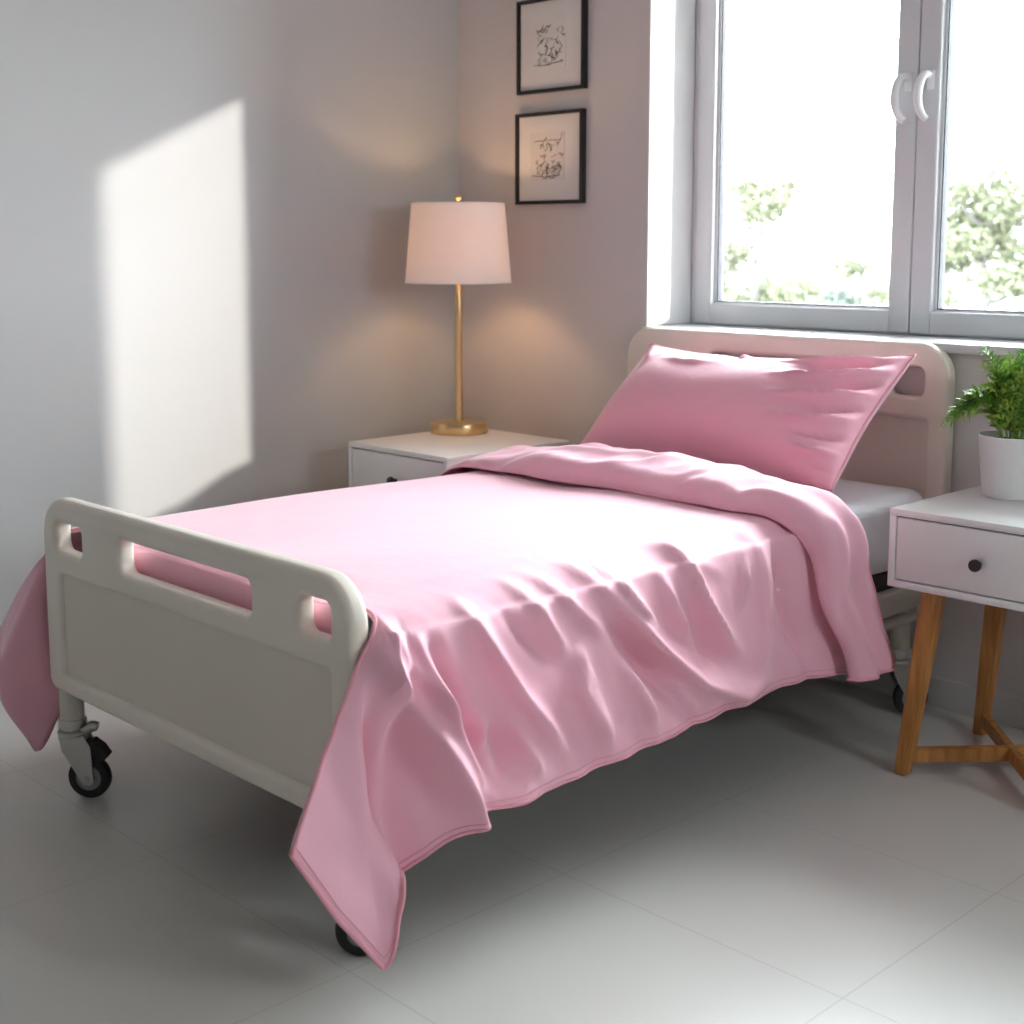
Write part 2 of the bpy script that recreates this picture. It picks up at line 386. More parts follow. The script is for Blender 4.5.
# castors
CW = .047
def caster(px, py, ang):
    """ang: heading of the trailing direction in the floor plane"""
    d = Vector((math.cos(ang), math.sin(ang), 0)); s = Vector((-d.y, d.x, 0)); c0 = Vector((px, py, 0))
    rot = Matrix((d, s, (0, 0, 1))).transposed()            # local x=trail, y=axle
    def P(x, y, z): return c0+rot@Vector((x, y, z))
    bm = bmesh.new()
    lathe(bm, [(0, .178), (.029, .178), (.030, .173), (.030, .160), (.024, .157), (.024, .153), (.032, .151), (.033, .146), (.031, .142), (.026, .139), (0, .139)], (px, py, 0), 32)
    # fork: two cheeks and a crown
    tr = .034
    for sy in (-1, 1):
        y0 = sy*.0165; pts = [(-.026, .142), (.030, .142), (.044, .118), (tr+.014, .042), (tr+.008, .033), (tr-.008, .033), (tr-.014, .042), (-.020, .108)]
        f1 = [bm.verts.new(P(x, y0-.0015, z)) for x, z in pts]; f2 = [bm.verts.new(P(x, y0+.0015, z)) for x, z in pts]
        bm.faces.new(f1); bm.faces.new(f2[::-1])
        for i in range(len(pts)): bm.faces.new((f1[i], f2[i], f2[(i+1) % len(pts)], f1[(i+1) % len(pts)]))
    q = [P(x, y, z) for x, y, z in ((-.026, -.0175, .134), (.03, -.0175, .134), (.03, .0175, .134), (-.026, .0175, .134), (-.026, -.0175, .142), (.03, -.0175, .142), (.03, .0175, .142), (-.026, .0175, .142))]
    v = [bm.verts.new(p) for p in q]
    for f in ((0, 1, 2, 3), (4, 7, 6, 5), (0, 4, 5, 1), (1, 5, 6, 2), (2, 6, 7, 3), (3, 7, 4, 0)): bm.faces.new([v[i] for i in f])
    bmesh.ops.recalc_face_normals(bm, faces=bm.faces)
    root = link_mesh('caster', bm, 'steel', bed, True, 30)
    ax = Matrix((d, Vector((0, 0, 1)), s)).transposed()     # local z along the axle
    wc = P(tr, 0, CW)
    bm = bmesh.new()
    prof = [(.028, -.012), (.037, -.0125), (.0445, -.010), (CW, -.005), (CW, .005), (.0445, .010), (.037, .0125), (.028, .012)]
    lathe(bm, prof+[prof[0]], wc, 40, ax); w = link_mesh('wheel', bm, 'rubber', root)
    bm = bmesh.new(); lathe(bm, [(0, -.010), (.010, -.012), (.012, -.008), (.027, -.008), (.0285, -.0125), (.0285, .0125), (.027, .008), (.012, .008), (.010, .012), (0, .010)], wc, 32, ax); link_mesh('hub', bm, 'hub', root)
    bm = bmesh.new(); lathe(bm, [(0, -.022), (.005, -.022), (.0065, -.018), (.0065, .018), (.005, .022), (0, .022)], wc, 16, ax); link_mesh('axle_bolt', bm, 'steel', root)
    # brake pedal and guard
    bm = bmesh.new()
    pts = [(.028, .128), (.046, .132), (.066, .118), (.080, .098), (.072, .088), (.060, .084), (.052, .070), (.044, .078)]
    f1 = [bm.verts.new(P(x, -.0145, z)) for x, z in pts]; f2 = [bm.verts.new(P(x, .0145, z)) for x, z in pts]
    bm.faces.new(f1); bm.faces.new(f2[::-1])
    for i in range(len(pts)): bm.faces.new((f1[i], f2[i], f2[(i+1) % len(pts)], f1[(i+1) % len(pts)]))
    bmesh.ops.recalc_face_normals(bm, faces=bm.faces)
    link_mesh('brake_guard', bm, 'rubber', root, True, 30)
    bm = bmesh.new(); tube(bm, cr([P(.012, -.002, .144), P(.030, -.002, .153), P(.046, -.002, .161), P(.056, -.002, .160)], 10), [.010, .0105, .011, .011, .011, .0115, .012, .012, .0115, .010], 14); link_mesh('brake_pedal', bm, 'steel', root)
VR = math.radians(45.8)
caster(.055, .024, VR-.1); caster(1.005, .024, VR+.15); caster(.07, 1.815, PI+1.0); caster(1.025, 1.77, VR+.2)

# ------------------------------------------------------------------ mattress
def superbox(name, x0, x1, y0, y1, z0, z1, r, mat, disp, nx=60, ny=90, nz=10):
    """rounded cushion block as a displaced grid shell"""
    bm = bmesh.new(); bmesh.ops.create_cube(bm, size=2)
    bmesh.ops.subdivide_edges(bm, edges=bm.edges, cuts=40, use_grid_fill=True)
    c = Vector(((x0+x1)/2, (y0+y1)/2, (z0+z1)/2)); h = Vector(((x1-x0)/2, (y1-y0)/2, (z1-z0)/2))
    for v in bm.verts:
        q = Vector((math.copysign(abs(v.co.x)**.8, v.co.x)*h.x, math.copysign(abs(v.co.y)**.8, v.co.y)*h.y, v.co.z*h.z))
        inner = Vector([max(-(h[i]-r[i]), min(h[i]-r[i], q[i])) for i in range(3)])
        d = q-inner
        e = Vector([d[i]/r[i] for i in range(3)]); l = e.length
        if l > 1: e /= l
        q = inner+Vector([e[i]*r[i] for i in range(3)])
        v.co = c+q+disp(c+q)
    return link_mesh(name, bm, mat, None, True, 0)
def mdisp(p):
    n = noise.noise(Vector((p.x*9, p.y*3, p.z*14)))*.004
    if p.x > 1.0 and p.z < .56:
        n += .006*math.sin(p.y*60+p.z*70+3*noise.noise(p*9))*min(1, (p.x-1.0)/.05)
    return Vector((n if p.x > .9 else 0, 0, n*.6 if p.z > .55 else 0))
mat_ = superbox('mattress', .05, 1.062, .110, 1.846, .386, .578, (.05, .04, .06), 'sheet', mdisp)
tag(mat_, 'thick mattress in a white fitted sheet lying on the hospital bed', 'mattress')

# ------------------------------------------------------------------ duvet
def sm(a, b, x):
    t = max(0, min(1, (x-a)/(b-a))); return t*t*(3-2*t)
def zt(y): return .602+.006*sm(.1, 1.2, y)
def xl(y): return -.055+.06*sm(.55, 1.15, y)
# right-hand side stations: (y of crest, upper point, middle point, hem point)
RS = [
 (.062, (1.109, .004, .530), (1.128, -.080, .420), (1.160, -.178, .292)),
 (.064, (1.124, .022, .538), (1.150, -.058, .360), (1.185, -.112, .175)),
 (.068, (1.134, .050, .545), (1.165, -.035, .320), (1.190, -.030, .068)),
 (.078, (1.133, .060, .545), (1.158, -.010, .330), (1.198, .000, .155)),
 (.088, (1.130, .072, .545), (1.138, .020, .360), (1.190, .020, .203)),
 (.098, (1.124, .084, .545), (1.108, .050, .380), (1.122, .045, .168)),
 (.110, (1.130, .096, .545), (1.130, .085, .390), (1.150, .105, .205)),
 (.128, (1.136, .115, .545), (1.160, .122, .410), (1.172, .168, .236)),
 (.165, (1.136, .150, .548), (1.150, .180, .400), (1.150, .215, .240)),
 (.240, (1.136, .235, .550), (1.146, .265, .390), (1.158, .300, .232)),
 (.420, (1.136, .42, .550), (1.142, .43, .390), (1.150, .44, .236)),
 (.640, (1.136, .64, .552), (1.142, .645, .390), (1.152, .65, .243)),
 (.820, (1.136, .82, .552), (1.142, .82, .390), (1.150, .82, .250)),
 (1.050, (1.136, 1.05, .552), (1.138, 1.06, .390), (1.142, 1.07, .256)),
 (1.250, (1.136, 1.25, .552), (1.132, 1.28, .390), (1.130, 1.31, .232)),
 (1.400, (1.122, 1.38, .552), (1.122, 1.42, .390), (1.126, 1.465, .196)),
]
LS = [
 (.062, (-.060, .040, .520), (-.150, .005, .400), (-.275, -.020, .215)),
 (.064, (-.062, .045, .520), (-.125, -.035, .300), (-.165, -.010, .150)),
 (.068, (-.064, .050, .520), (-.085, -.060, .250), (-.056, -.005, .082)),
 (.085, (-.066, .070, .520), (-.062, .020, .340), (-.030, .045, .180)),
 (.100, (-.068, .095, .520), (-.075, .080, .360), (-.070, .110, .220)),
 (.150, (-.070, .150, .520), (-.110, .150, .370), (-.120, .170, .240)),
 (.300, (-.072, .30, .520), (-.085, .30, .380), (-.090, .30, .240)),
 (.640, (-.072, .64, .520), (-.075, .64, .380), (-.078, .64, .240)),
 (1.000, (-.050, 1.00, .525), (-.060, 1.0, .380), (-.065, 1.0, .240)),
 (1.400, (-.030, 1.40, .525), (-.045, 1.40, .380), (-.050, 1.40, .250)),
]
def stat(S, s):
    """interpolate stations at s in [0, len-1] (Catmull-Rom)"""
    n = len(S)-1; i = min(n-1, int(s)); t = s-i
    g = lambda k: S[max(0, min(n, k))]
    def c(a, b, c_, d): return .5*((2*b)+(c_-a)*t+(2*a-5*b+4*c_-d)*t*t+(3*b-a-3*c_+d)*t**3)
    q = [g(i-1), g(i), g(i+1), g(i+2)]
    ye = q[1][0]+(q[2][0]-q[1][0])*t
    P = [Vector([c(*[q[m][k][j] for m in range(4)]) for j in range(3)]) for k in (1, 2, 3)]
    if i < 2: P[2] = Vector(q[1][3]).lerp(Vector(q[2][3]), t)
    return ye, *P

# wrinkles on the hanging side: polylines in the (y, z) plane, amplitude, half width
WR = [
([(-.002,.588),(.047,.512),(.095,.415),(.149,.318),(.190,.231),(.215,.199)], .026, .028),
([(.105,.545),(.119,.478),(.149,.393),(.198,.304),(.241,.259)], .016, .016),
([(.228,.566),(.260,.499),(.312,.419),(.379,.343),(.428,.286)], .020, .020),
([(.286,.377),(.325,.319),(.367,.257)], .012, .018),
([(.471,.454),(.464,.395),(.508,.311),(.539,.263)], .016, .020),
([(.056,.585),(.080,.521),(.130,.455),(.17,.40)], .010, .016),

([(.002,.503),(.004,.389),(.011,.294),(.026,.193)], -.022, .022),
([(.137,.529),(.178,.423),(.234,.294)], -.016, .018),
([(.260,.384),(.286,.280)], -.014, .022),
([(.526,.590),(.599,.507),(.699,.415),(.803,.332),(.947,.272),(1.037,.286)], .020, .020),
([(.562,.533),(.649,.414),(.793,.268)], -.020, .026),
([(.789,.592),(.817,.512),(.874,.434),(.943,.364)], .018, .018),
([(.703,.621),(.789,.588),(.893,.535)], .007, .014),
([(.799,.475),(.853,.383),(.944,.330)], -.014, .024),
([(.980,.557),(.972,.498),(.957,.445)], .010, .011),
([(.711,.556),(.746,.485),(.80,.41)], .012, .016),
([(.580,.586),(.627,.526),(.698,.455)], .012, .014),
([(.479,.450),(.510,.356),(.544,.265)], .012, .016),
([(.592,.413),(.640,.335),(.673,.265)], .014, .018),
([(.719,.360),(.770,.300),(.815,.256)], .010, .014),
([(1.108,.560),(1.131,.440),(1.181,.343),(1.22,.26)], -.020, .030),
([(1.03,.58),(1.04,.48),(1.03,.36),(1.00,.27)], .012, .026),
([(.221,.401),(.225,.347)], .008, .008),
([(.36,.59),(.40,.52),(.45,.45)], .010, .016),
([(.42,.60),(.47,.54),(.56,.46)], .008, .012),
([(.30,.56),(.35,.50),(.42,.44)], -.008, .014),
([(1.27,.58),(1.25,.47),(1.30,.36)], .006, .02),
]
def segd(p, a, b):
    dx, dy = b[0]-a[0], b[1]-a[1]; L = dx*dx+dy*dy
    t = max(0, min(1, ((p[0]-a[0])*dx+(p[1]-a[1])*dy)/L))
    qx, qy = a[0]+dx*t, a[1]+dy*t
    return math.hypot(p[0]-qx, p[1]-qy), t
def wrinkle(y, z, W=WR):
    s = 0
    for pl, amp, w in W:
        if y < min(p[0] for p in pl)-3*w or y > max(p[0] for p in pl)+3*w: continue
        best = 9; bt = 0; n = len(pl)-1
        for k in range(n):
            d, t = segd((y, z), pl[k], pl[k+1])
            if d < best: best, bt = d, (k+t)/n
        if best < 3*w:
            tap = sm(0, .3, bt)*.6+.4 if bt < .3 else (1-.8*sm(.62, 1, bt))
            s += amp*tap*math.exp(-(best/(.9*w))**1.6)
    return s
NR, NTOP, NS = 56, 60, 300
def sval(k, n, S):
    """denser stations near the foot corner"""
    u = k/(n-1); u = u**1.25
    return u*(len(S)-1)
def side_right(s):
    ye, U, Mi, H = stat(RS, s)
    z = zt(ye); U = U-Vector((.024, 0, 0)); Mi = Mi-Vector((.016, 0, 0)); H = H-Vector((.008, 0, 0))
    pts = [(.98, ye, z-.001), (1.050, ye, z-.010), ((1.05+U.x)/2+.010, ye*.6+U.y*.4, z-.034), U, Mi, H]
    return cr(pts, NR)
def side_left(s):
    ye, U, Mi, H = stat(LS, s); z = zt(ye); a = xl(ye)
    pts = [(a+.15, ye, z-.008), (a+.06, ye, z-.026), (a+.008, ye*.6+U.y*.4, z-.050), U, Mi, H]
    return cr(pts, NR)
def build_duvet():
    bm = bmesh.new(); rows = []
    for k in range(NS):
        sr = sval(k, NS, RS); R = side_right(sr); ye = stat(RS, sr)[0]
        # left station with the same crest y
        lo, hi = 0.0, len(LS)-1.0
        if k < 60: slv = k/60*4.0
        else: slv = None
        if slv is None:
            lo = 0
            for _ in range(30):
                mid = (lo+hi)/2
                if stat(LS, mid)[0] < ye: lo = mid
                else: hi = mid
            slv = max((lo+hi)/2, 0)
        L = side_left(slv)
        yl = L[0].y
        row = []
        for i, p in enumerate(reversed(L[1:])):
            j = NR-1-i
            w = .010*math.sin(p.y*23+p.z*9)*sm(.35, 1, j/NR)
            row.append(p+Vector((-abs(w)*.4, 0, 0)))
        xa = L[0].x; xb = R[0].x
        for i in range(NTOP):
            t = i/(NTOP-1); x = xa+(xb-xa)*t; y = yl+(ye-yl)*t
            z = L[0].z+(R[0].z-L[0].z)*t+.010*math.sin(PI*t)
            n = noise.noise(Vector((x*2.2, y*1.6, .3)))*.010*sm(0, .2, y)
            n += noise.noise(Vector((x*5+3, y*4.2, 1.3)))*.0035
            z += n*math.sin(PI*t)**.5
            z -= .040*(1-math.sqrt(max(0, 1-(max(0, .19-y)/.135)**2)))*math.sin(PI*min(.5, (1-t)*4))
            row.append(Vector((x, y, z)))
        for j, p in enumerate(R[1:], 1):
            t = j/(NR-1)
            a = 2.3*wrinkle(p.y, p.z)*sm(.02, .22, t)*sm(.3, 2.6, sr)
            a += .0035*noise.noise(Vector((p.y*26+p.z*10, p.z*9, 0)))*sm(.1, .4, t)
            a += .004*math.sin(p.y*46+6*noise.noise(Vector((p.y*4, 2, 1))))*sm(.75, 1, t)*(1 if p.y > .2 else 0)
            top = 1-sm(.1, .32, t)
            q = p+Vector((a*(1-top*.5), -abs(a)*.15, a*top*.7))
            if q.x < 1.076: q.x = 1.076 if p.z < .56 else q.x
            row.append(q)
        rows.append(row)
    # turned down between mattress end and footboard
    pre = []
    for d, yy in ((.13, .0530), (.09, .0530), (.05, .0535), (.028, .055), (.012, .058), (.004, .0605)):
        r = []
        for i, p in enumerate(rows[0]):
            if NR-1 <= i < NR-1+NTOP: r.append(Vector((min(max(p.x, .075), 1.05), yy, p.z-d)))
            else: r.append(None)
        pre.append(r)
    V = []
    for r in pre+rows: V.append([bm.verts.new(p) if p is not None else None for p in r])
    for a, b in zip(V, V[1:]):
        for i in range(len(a)-1):
            q = [a[i], a[i+1], b[i+1], b[i]]
            if all(q): bm.faces.new(q)
    bmesh.ops.recalc_face_normals(bm, faces=bm.faces)
    up = sum((f.normal.z for f in bm.faces if abs(f.normal.z) > .9))
    if up < 0: bmesh.ops.reverse_faces(bm, faces=bm.faces)
    return bm, rows
bm, rows = build_duvet()
duvet = link_mesh('duvet', bm, 'pink', None, True, 0)
tag(duvet, 'pale pink sateen duvet spread over the hospital bed, corner hanging past the footboard', 'duvet')
md = duvet.modifiers.new('thick', 'SOLIDIFY'); md.thickness = .008; md.offset = -1
# stitched hem along the free edges on the right and around the foot corner
def hem(pts, r, name='hem', par=None, mat='pink_hem'):
    bm = bmesh.new(); tube(bm, pts, r, 8); return link_mesh(name, bm, mat, par, True, 0)
edge = [r[-1]+Vector((-.002, 0, 0)) for r in rows]
hem(edge, .0042, 'hem', duvet)
inner = []
for r in rows: inner.append(r[-1].lerp(r[-2], 1.0).lerp(r[-3], .6)+Vector((.0015, 0, 0)))
hem(inner[2:], .0008, 'hem_stitching', duvet, 'pink_hem')
hem([r[0] for r in rows], .0040, 'hem', duvet)
hem([rows[0][i]+Vector((0, 0, 0)) for i in range(NR+NTOP+2, len(rows[0]))], .0035, 'hem', duvet)
hem([rows[0][i] for i in range(0, NR-3)], .0035, 'hem', duvet)

# folded-back top of the duvet: a puffy roll across the bed with hanging ends
def build_cuff():
    bm = bmesh.new(); NC = 150; NRR = 34; V = []
    # cross path: left hem -> over the top -> right hem
    sec = []
    base = [(-.050, .30), (-.045, .42), (-.020, .53), (.030, .580), (.080, .597), (.13, .604), (.3, .612), (.55, .614), (.8, .612), (.98, .607), (1.055, .596), (1.102, .570), (1.124, .52), (1.138, .42), (1.147, .33), (1.152, .225)]
    path = cr([(x, 0, z) for x, z in base], NC)
    for i, p in enumerate(path):
        tx = p.x; down = max(0, .585-p.z); right = p.x > .9
        a = path[max(0, i-1)]; b = path[min(NC-1, i+1)]; tg = (b-a).normalized(); nrm = Vector((-tg.z, 0, tg.x))
        if right:
            yf = 1.100+.05*sm(.95, 1.08, p.x)+down*.46+.012*math.sin(down*26)
            yb = 1.335+.02*sm(.3, .0, down)+down*.46
            H = .062-.030*sm(0, .15, down)
        else:
            yf = 1.105-.02*sm(.1, .6, p.x)+.010*math.sin(p.x*9+1)+.006*math.sin(p.x*23)
            yb = 1.42-.08*max(0, p.x)**2
            H = .030*sm(-.02, .16, p.x)+.032*sm(.15, .5, p.x)+.006
        if right and down == 0: yb = 1.42-.08*min(1.05, p.x)**2
        col = []
        for j in range(NRR):
            r = j/(NRR-1)
            if j == 0: y, h = yf+.022, .002
            elif j == 1: y, h = yf+.006, .004
            else:
                r = (j-2)/(NRR-3); y = yf+(yb-yf)*r
                if r < .16: h = math.sqrt(max(0, 1-(1-r/.16)**2))*H*.93+.004
                else:
                    q = (r-.16)/.84; h = H*(.93+.12*math.sin(PI*min(1, q*1.2)))*(1-sm(.55, 1.0, q)*.72)+.004
            if j > 1:
                wv = noise.noise(Vector((p.x*7+y*3, p.z*7, y*9)))*.012*min(1, h/.03)
                wv += .009*math.exp(-((y-(1.17+.20*(p.x-.35)))/.014)**2)*sm(.3, .4, p.x)*sm(.85, .7, p.x)
                wv -= .010*math.exp(-((p.x-.84-(y-1.12)*.8)/.018)**2)*sm(1.25, 1.1, y)
                wv += .008*math.exp(-((p.x-.60-(y-1.12)*1.5)/.022)**2)*sm(1.3, 1.15, y)
                wv -= .009*math.exp(-((p.x-.30-(y-1.15)*1.2)/.02)**2)
                wv += .011*noise.noise(Vector((p.x*16-y*14, y*10+p.x*4, 7+p.z*8)))
                wv -= .012*math.exp(-((p.x-.985)/.014)**2)*sm(1.24, 1.14, y)
                if right and down > .02:
                    rr = (y-yf)/(yb-yf)
                    wv += .012*math.exp(-((rr-.28)/.10)**2)-.010*math.exp(-((rr-.50)/.12)**2)+.008*math.exp(-((rr-.75)/.1)**2)
                h = max(.003, h+wv*sm(0, .02, h))
            hz = 0
            col.append(Vector((p.x, y, p.z))+nrm*h)
        V.append(col)
    # slanting lower edge on the right
    hemz = [.245, .258]
    B = [[bm.verts.new(q) for q in c] for c in V]
    for a, b in zip(B, B[1:]):
        for j in range(NRR-1): bm.faces.new((a[j], b[j], b[j+1], a[j+1]))
    bmesh.ops.recalc_face_normals(bm, faces=bm.faces)
    if sum(f.normal.z for f in bm.faces if abs(f.normal.z) > .9) < 0: bmesh.ops.reverse_faces(bm, faces=bm.faces)
    return bm, V
bm, CV = build_cuff()
cuff = link_mesh('folded_edge', bm, 'pink', duvet, True, 0)
md = cuff.modifiers.new('thick', 'SOLIDIFY'); md.thickness = .006; md.offset = -1
md = cuff.modifiers.new('sub', 'SUBSURF'); md.levels = 1; md.render_levels = 1
hem(CV[-1][1:], .0035, 'hem', duvet); hem([c[-1] for c in CV], .003, 'hem', duvet)

# ------------------------------------------------------------------ pillow
def build_pillow():
    bm = bmesh.new(); NU, NV = 90, 60
    BL, BR, TL, TR = Vector((.120, 1.545, .618)), Vector((1.022, 1.440, .622)), Vector((.205, 1.760, .905)), Vector((1.030, 1.780, .918))
    nrm = Vector((0, -.74, .67)).normalized()
    PW = [([(.97, .97), (.88, .90), (.78, .84), (.66, .84)], .013, .022), ([(.95, .90), (.86, .80), (.74, .74)], -.012, .020),
          ([(.985, .84), (.90, .72), (.80, .65), (.70, .65)], .014, .020), ([(.98, .72), (.90, .61), (.80, .56)], -.013, .017),
          ([(.985, .64), (.91, .53), (.82, .47), (.74, .48)], .014, .017), ([(.98, .52), (.91, .43), (.83, .39)], -.013, .015),
          ([(.985, .44), (.92, .35), (.84, .31), (.77, .33)], .013, .016), ([(.985, .30), (.92, .25), (.85, .23)], -.011, .014),
          ([(.985, .20), (.93, .15), (.86, .15)], .010, .014), ([(.985, .08), (.93, .08), (.88, .09)], -.007, .012),
          ([(.41, .99), (.44, .90), (.50, .84)], -.008, .020), ([(.47, .99), (.47, .90)], .006, .018), ([(.03, .97), (.08, .86), (.10, .7)], .007, .02), ([(.20, .80), (.30, .74), (.42, .76)], .005, .03)]
    def pt(u, v, side):
        sag_t = -.042*math.sin(PI*u)**.8; pin = .020*math.sin(PI*v)
        b = BL.lerp(BR, u); t = TL.lerp(TR, u); p = b.lerp(t, v)
        p += (TL-BL).normalized()*(sag_t*v+.012*math.sin(PI*u)*(1-v))
        p += Vector((1, 0, 0))*((.5-u)*2*pin)
        e = max(0, (1-(2*u-1)**4))**.55*max(0, math.sin(PI*v**.85))**.62 if side > 0 else max(0, (1-(2*u-1)**6))**.38*max(0, (1-(2*v-1)**4))**.5
        shape = .74+.26*math.sin(PI*u)
        th = (.128 if side > 0 else .072)*e*shape
        w = 0
        if side > 0:
            w = wrinkle(u, v, PW)*2.2*min(1, e*2.5)
            w += noise.noise(Vector((u*5, v*4, 2)))*.007*e+noise.noise(Vector((u*14, v*9, 5)))*.0025*e*sm(.5, .9, u)
        return p+nrm*side*(th+w*side)
    grid = {}
    for side in (1, -1):
        for i in range(NU+1):
            for j in range(NV+1):
                u = .5-.5*math.cos(PI*i/NU); v = .5-.5*math.cos(PI*j/NV); u = .5*u+.5*i/NU; v = .5*v+.5*j/NV
                border = i in (0, NU) or j in (0, NV)
                if side < 0 and border: grid[-1, i, j] = grid[1, i, j]; continue
                grid[side, i, j] = bm.verts.new(pt(u, v, side))
        for i in range(NU):
            for j in range(NV):
                q = (grid[side, i, j], grid[side, i+1, j], grid[side, i+1, j+1], grid[side, i, j+1])
                bm.faces.new(q if side > 0 else q[::-1])
    rim = [grid[1, i, 0].co.copy() for i in range(NU+1)]+[grid[1, NU, j].co.copy() for j in range(1, NV+1)]+[grid[1, i, NV].co.copy() for i in range(NU-1, -1, -1)]+[grid[1, 0, j].co.copy() for j in range(NV-1, 0, -1)]
    return bm, rim
bm, rim = build_pillow()
pillow = link_mesh('pillow', bm, 'pink_pillow', None, True, 0)
tag(pillow, 'plump pink sateen pillow leaning against the headboard', 'pillow')
bm = bmesh.new(); tube(bm, rim+[rim[0]], .0032, 8, caps=False); link_mesh('piping', bm, 'pink_hem', pillow, True, 0)

# ------------------------------------------------------------------ nightstands
def nightstand(x0, y0, label, w=.432, d=.42, zt_=.607, slot='framed'):
    x1, y1, z0 = x0+w, y0+d, zt_-.177
    root = tag(empty('nightstand', ((x0+x1)/2, (y0+y1)/2, 0)), label, 'nightstand')
    t = .016
    bm = bmesh.new()
    for b in ((x0, x1, y0, y1, zt_-t, zt_), (x0, x1, y0, y1, z0, z0+t), (x0, x0+t, y0, y1, z0+t-.002, zt_-t+.002), (x1-t, x1, y0, y1, z0+t-.002, zt_-t+.002), (x0+t, x1-t, y1-.01, y1-.001, z0+t, zt_-t)):
        box(bm, *b, bev=.0018, seg=2)
    body = link_mesh('body', bm, 'white_lacquer', root, True, 30)
    g = .0035
    bm = bmesh.new(); box(bm, x0+t+.001, x1-t-.001, y0+.012, y0+.02, z0+t+.001, zt_-t-.001); link_mesh('shadow_gap', bm, 'gap', root, False)
    bm = bmesh.new(); box(bm, x0+t+g, x1-t-g, y0+.001, y0+.30, z0+t+g, zt_-t-g, .0015, 2); dr = link_mesh('drawer', bm, 'drawer', root, True, 30)
    kx, kz = (x0+x1)/2, (z0+zt_)/2-.004
    ax = Matrix(((1, 0, 0), (0, 0, -1), (0, 1, 0)))
    bm = bmesh.new(); lathe(bm, [(0, -.001), (.006, -.001), (.006, .010), (.011, .013), (.0135, .016), (.0135, .022), (.012, .025), (.010, .0255), (0, .0245)], (kx, y0, kz), 28, ax)
    link_mesh('knob', bm, 'knob', dr, True, 40)
    tops = [(x0+.088, y0+.055), (x1-.088, y0+.055), (x0+.088, y1-.055), (x1-.088, y1-.055)]
    bots = [(x0+.050, y0+.012), (x1-.050, y0+.012), (x0+.050, y1-.040), (x1-.050, y1-.040)]
    for (tx, ty), (bx, by) in zip(tops, bots):
        bm = bmesh.new(); beam(bm, (bx, by, 0.001), (tx, ty, z0+.001), (.031, .034), (.044, .042)); link_mesh('leg', bm, 'oak', root, True, 30)
    # crossed stretchers between diagonal legs
    def at(k, z):
        f = z/z0; return Vector((bots[k][0]+(tops[k][0]-bots[k][0])*f, bots[k][1]+(tops[k][1]-bots[k][1])*f, z))
    for a, b, dz in ((0, 3, .045), (1, 2, .0445)):
        bm = bmesh.new(); A, B = at(a, dz), at(b, dz); dd = (B-A).normalized(); s = dd.cross(Vector((0, 0, 1)))
        A = A+dd*.008; B = B-dd*.008
        vs = [bm.verts.new(P+s*sx*.010+Vector((0, 0, sz*.0165))) for P in (A, B) for sx, sz in ((-1, -1), (1, -1), (1, 1), (-1, 1))]
        for f in ((0, 3, 2, 1), (4, 5, 6, 7)): bm.faces.new([vs[i] for i in f])
        for i in range(4): bm.faces.new((vs[i], vs[(i+1) % 4], vs[4+(i+1) % 4], vs[4+i]))
        bmesh.ops.recalc_face_normals(bm, faces=bm.faces)
        bmesh.ops.bevel(bm, geom=list(bm.edges), offset=.0025, segments=2, affect='EDGES')
        link_mesh('stretcher', bm, 'oak', root, True, 30)
    return root
nightstand(1.190, 1.413, 'white one-drawer nightstand on crossed oak legs, under the potted fern')
nightstand(-.550, 1.240, 'white one-drawer nightstand in the room corner, under the brass lamp', w=.452, d=.50, zt_=.596)

# ------------------------------------------------------------------ table lamp
LX, LY, LZ = -.470, 1.622, .5965
lamp = tag(empty('table_lamp', (LX, LY, LZ)), 'brass table lamp with a white drum shade on the corner nightstand', 'lamp')
bm = bmesh.new(); lathe(bm, [(0, 0), (.090, 0), (.0915, .002), (.0915, .030), (.0895, .034), (.080, .0355), (.014, .037), (0, .037)], (LX, LY, LZ), 64); link_mesh('base', bm, 'brass', lamp)
bm = bmesh.new(); lathe(bm, [(0, .030), (.0135, .030), (.0125, .05), (.0120, .34), (.0125, .35), (.0125, .42), (.010, .44), (.008, .56), (0, .56)], (LX, LY, LZ), 32)
link_mesh('pole', bm, 'brass', lamp)
SB, ST = 1.068, 1.315
bm = bmesh.new()
pr_ = [(.1665, SB), (.1455, ST), (.1440, ST), (.1650, SB), (.1665, SB)]
lathe(bm, pr_, (LX, LY, 0), 96); sh = link_mesh('lamp_shade', bm, 'shade', lamp, True, 40)
for r, z in ((.1662, SB+.002), (.1455, ST-.002)):
    bm = bmesh.new(); tube(bm, [(LX+r*math.cos(2*PI*i/72), LY+r*math.sin(2*PI*i/72), z) for i in range(73)], .0022, 8, caps=False)
    link_mesh('shade_rim', bm, 'shade', sh)
bm = bmesh.new()
for k in range(3):
    a = k*2*PI/3+.5; tube(bm, [(LX, LY, ST-.012), (LX+.1445*math.cos(a), LY+.1445*math.sin(a), ST-.006)], .0015, 6)
link_mesh('shade_spider', bm, 'brass', sh)
bm = bmesh.new(); lathe(bm, [(0, ST-.16), (.003, ST-.16), (.003, ST-.006), (.007, ST-.004), (.007, ST+.001), (.004, ST+.004), (.004, ST+.007), (.009, ST+.010), (.0115, ST+.016), (.009, ST+.022), (.004, ST+.026), (0, ST+.027)], (LX, LY, 0), 24); link_mesh('finial', bm, 'brass', lamp)
bm = bmesh.new(); lathe(bm, [(0, 1.155), (.012, 1.157), (.014, 1.170), (.024, 1.190), (.027, 1.206), (.022, 1.226), (.010, 1.236), (0, 1.238)], (LX-.0, LY, 0), 24)
bulb = link_mesh('bulb', bm, 'bulb', lamp)
